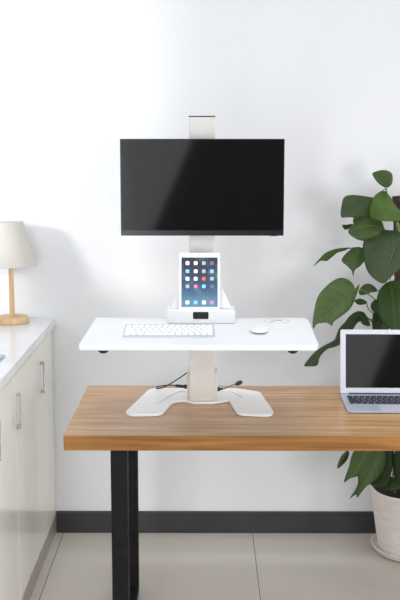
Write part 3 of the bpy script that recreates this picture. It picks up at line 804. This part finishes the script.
# crown
leaf([(384.5, 187.5), (378, 183), (373.5, 177), (372.6, 173.2), (378, 170.8), (385, 170), (391, 172.5), (392.8, 178), (391.5, 184.5), (388, 187.5)], [(386, 187), (384, 180), (374.5, 174)], 3.90, LMi, .3, -.5, .02, [(386.8, 192, 3.91), (388, 200, 3.91)])
leaf([(374, 204), (376, 198.5), (370, 197), (358, 195.2), (350, 195), (344, 197.5), (341.6, 205), (341.2, 216.8), (349, 217.2), (362, 217.6), (371, 215), (375, 210)], [(375, 204), (362, 202), (350, 206), (343, 215)], 3.86, LG, .5, -.6, .02, [(384, 204, 3.9)])
leaf([(354, 216), (362, 213), (371, 213), (372, 220), (362, 224), (356, 226), (353, 222)], [(370, 216), (362, 219), (355, 224)], 3.885, LB, .2, -.2, .01)
leaf([(381, 191), (374.5, 196), (369.5, 206), (368, 214.5), (374, 219.5), (384, 221.2), (394, 221), (403, 220.6), (410, 217), (403, 213.5), (396.5, 206), (391, 197.5), (386, 192)], [(382, 191.5), (382, 203), (386, 213), (404, 217)], 3.83, LB, -.2, -.9, .03, [(386, 190, 3.88), (390, 205, 3.9)])
leaf([(384.5, 229), (382, 222), (376, 215.5), (368, 215.2), (359, 219.5), (351, 226), (348.2, 232), (353, 237), (361, 240.6), (369, 240.5), (378, 236.5), (385.5, 235)], [(385, 230), (372, 226.5), (360, 229), (349, 232.5)], 3.845, LMi, .2, -.6, .025, [(392, 232, 3.9)])
leaf([(342, 224.6), (347, 224.6), (352, 224), (350.5, 227.5), (345.5, 229.8), (343, 227.8)], [(351.5, 225.5), (347, 226.5), (343, 227.5)], 3.90, LG, .2, -.3, .005, [(358, 224, 3.9), (372, 226, 3.9)])
leaf([(399, 244), (404, 236), (396, 231), (386, 230), (376, 230.3), (368.5, 233.5), (363.8, 241), (362.6, 250), (364, 261), (368, 272), (375, 279.5), (383.6, 283.4), (391, 277), (400, 268), (408, 258), (409, 248)], [(398, 243), (392, 257), (383.5, 282)], 3.79, LG, -.3, -.5, .03, [(396, 238, 3.84), (397, 225, 3.87)])
leaf([(350.5, 247.5), (344, 247.8), (335, 249), (326, 252.5), (320.5, 257.5), (313.4, 266), (317, 263.6), (321, 260.8), (327, 261), (332, 257), (338, 252.5), (345, 250.5)], [(350, 248.5), (338, 250.5), (326, 256), (314, 265)], 3.87, LMi, .4, -.3, .008, [(358, 248, 3.88), (370, 254, 3.9)])
leaf([(363, 248), (357, 247), (349, 250.5), (341.6, 259.8), (347, 266), (351.5, 270.5), (353.2, 276.5), (355, 270), (361, 265.5), (366, 258), (367, 250)], [(363, 249), (357, 258), (353, 275)], 3.85, LMi, .2, -.3, .02, [(372, 252, 3.9)])
leaf([(356, 291), (353, 284), (347, 279), (338, 278.4), (328, 284.5), (319, 294.5), (315, 306), (312.8, 321), (313.4, 328.6), (318, 322.6), (325, 322.6), (330.6, 323), (332, 326), (334, 321.5), (341, 316.5), (349, 310), (354, 302), (358.6, 288.5), (359.5, 283.8)], [(355, 291), (341, 302), (324, 316), (313.8, 327)], 3.80, M['leaf_pale'], .5, -.5, .03, [(362, 290, 3.85), (376, 300, 3.9)])
leaf([(358.5, 291.5), (362, 286), (368, 283.6), (374, 286), (377.5, 291), (371, 292.6), (366, 294.5), (360, 295)], [(376.5, 291), (368, 289), (359, 292)], 3.87, LMi, .2, -.5, .01, [(386, 290, 3.9)])
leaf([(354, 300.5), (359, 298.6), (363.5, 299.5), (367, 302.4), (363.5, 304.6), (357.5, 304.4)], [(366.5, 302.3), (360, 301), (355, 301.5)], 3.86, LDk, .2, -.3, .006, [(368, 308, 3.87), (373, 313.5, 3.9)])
leaf([(368, 318.2), (364, 312.4), (357.5, 311.2), (350, 315.5), (344.5, 322.5), (338.5, 329.5), (334, 340), (325, 344.8), (317, 350), (310, 357), (304.2, 365.4), (311, 366.4), (317.5, 365), (320, 357), (327, 349.5), (336, 346.5), (346, 341), (352, 331), (358, 322.5), (364, 321)], [(366, 316.5), (356, 316), (347, 326), (338, 338), (322, 350), (306, 365)], 3.82, LG, .4, -.5, .012, [(372, 320, 3.88), (382, 322, 3.9)])
leaf([(361.5, 318.5), (366, 316.5), (369, 320.5), (370, 325.8), (365, 325.5), (361, 322.5)], [(368, 318), (366, 322), (366, 325)], 3.85, LDk, .2, -.3, .006, [(376, 326, 3.9)])
leaf([(371, 303.5), (375, 299.5), (379, 302.5), (379.5, 308), (376, 312.6), (372.5, 311), (370.6, 307.5)], [(378, 300.5), (375, 306), (375.5, 312)], 3.88, LMi, .2, -.3, .006, [(384, 298, 3.9)])
leaf([(386, 282.5), (380, 289), (376.8, 299), (377, 310), (381, 320), (389, 328), (399, 333), (409, 329), (415, 316), (415, 298), (408, 286), (396, 280.5)], [(390, 281), (394, 300), (399, 331)], 3.78, M['leaf_deep'], -.2, -.6, .03, [(391, 276, 3.85), (396, 268, 3.9)])
leaf([(373, 313), (372, 322), (373.5, 331), (380, 336), (388, 333), (388, 322), (382, 311)], [(386, 312), (380, 322), (376, 333)], 3.86, LDk, .2, -.3, .01, [(392, 310, 3.9)])
# far side of the plant
leaf([(414, 206), (424, 198), (440, 200), (452, 212), (446, 226), (430, 232), (416, 222)], [(414, 212), (430, 212), (450, 218)], 3.90, LMi, -.4, -.4, .02, [(408, 214, 3.91)])
leaf([(418, 262), (430, 250), (448, 252), (462, 270), (458, 292), (438, 296), (422, 282)], [(418, 266), (436, 270), (458, 286)], 3.86, LG, -.4, -.4, .03, [(410, 268, 3.9)])
leaf([(420, 318), (432, 308), (450, 314), (460, 334), (450, 352), (430, 350), (420, 336)], [(420, 322), (436, 328), (454, 346)], 3.88, LB, -.4, -.4, .03, [(412, 326, 3.9)])
leaf([(422, 410), (436, 402), (452, 412), (458, 434), (446, 450), (430, 440), (422, 426)], [(422, 414), (436, 422), (450, 444)], 3.88, LMi, -.4, -.4, .03, [(412, 418, 3.9)])
# hidden middle, partly behind the laptop
leaf([(352, 336), (362, 330), (378, 334), (388, 350), (384, 366), (370, 374), (356, 360)], [(384, 340), (370, 352), (362, 368)], 3.86, LMi, .2, -.4, .02, [(392, 338, 3.9)])
leaf([(388, 340), (404, 336), (418, 346), (424, 366), (414, 382), (398, 376), (388, 358)], [(402, 338), (406, 358), (410, 380)], 3.82, LB, .0, -.4, .03, [(404, 334, 3.88)])
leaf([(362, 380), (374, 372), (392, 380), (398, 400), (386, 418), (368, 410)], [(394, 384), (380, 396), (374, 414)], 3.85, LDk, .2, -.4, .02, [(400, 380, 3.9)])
# skirt below the desk top
leaf([(347.5, 450), (342, 455), (338.8, 461), (337.2, 468.5), (342, 465.5), (347, 460), (349.2, 453)], [(348, 450), (343, 459), (338, 468)], 3.84, LMi, .2, -.2, .01, [(356, 440, 3.87), (372, 432, 3.9)])
leaf([(357, 446), (352, 455), (349, 466), (344, 482), (350, 478.5), (357, 476.5), (364, 474), (371, 462), (374, 450), (366, 444)], [(365, 446), (358, 462), (345, 481)], 3.80, LMi, .3, -.4, .02, [(372, 436, 3.86), (384, 428, 3.9)])
leaf([(372, 450), (364, 457), (358, 468), (358, 482), (355, 490), (349.6, 498.5), (353.5, 495.5), (356, 494), (357.5, 497.5), (361, 493), (367, 486), (375, 481), (382, 475), (387, 462), (384, 450)], [(379, 450), (368, 470), (356.5, 496)], 3.775, LMi, .3, -.5, .025, [(385, 440, 3.86), (392, 430, 3.9)])
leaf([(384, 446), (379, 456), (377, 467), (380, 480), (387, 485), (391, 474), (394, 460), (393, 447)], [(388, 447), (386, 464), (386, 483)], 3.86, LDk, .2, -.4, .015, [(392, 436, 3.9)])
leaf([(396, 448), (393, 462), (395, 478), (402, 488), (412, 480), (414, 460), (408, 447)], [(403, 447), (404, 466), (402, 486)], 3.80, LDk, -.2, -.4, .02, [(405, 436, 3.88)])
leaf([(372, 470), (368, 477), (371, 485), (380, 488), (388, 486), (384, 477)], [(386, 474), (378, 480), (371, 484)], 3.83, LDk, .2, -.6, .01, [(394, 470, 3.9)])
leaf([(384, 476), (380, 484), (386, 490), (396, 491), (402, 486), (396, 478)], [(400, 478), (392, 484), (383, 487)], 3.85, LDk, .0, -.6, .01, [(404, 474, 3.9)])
for k in range(9):                                  # lower stems rising from the soil
    a = k * .7; r0 = .02 + .008 * k
    bm = B(); tube(bm, [(PX - .02 + r0 * math.cos(a), PY - .02 + r0 * math.sin(a) * .6, PZ - .035), (PX - .03 + 1.5 * r0 * math.cos(a + .4), PY - .03 + r0 * math.sin(a), PZ + .07), (PX - .03 + .8 * r0 * math.cos(a + .8), PY - .02 + .4 * r0 * math.sin(a), PZ + .22)], .0035, 6, 6)
    obj('stem', bm, M['stem'], plant, smooth=70)
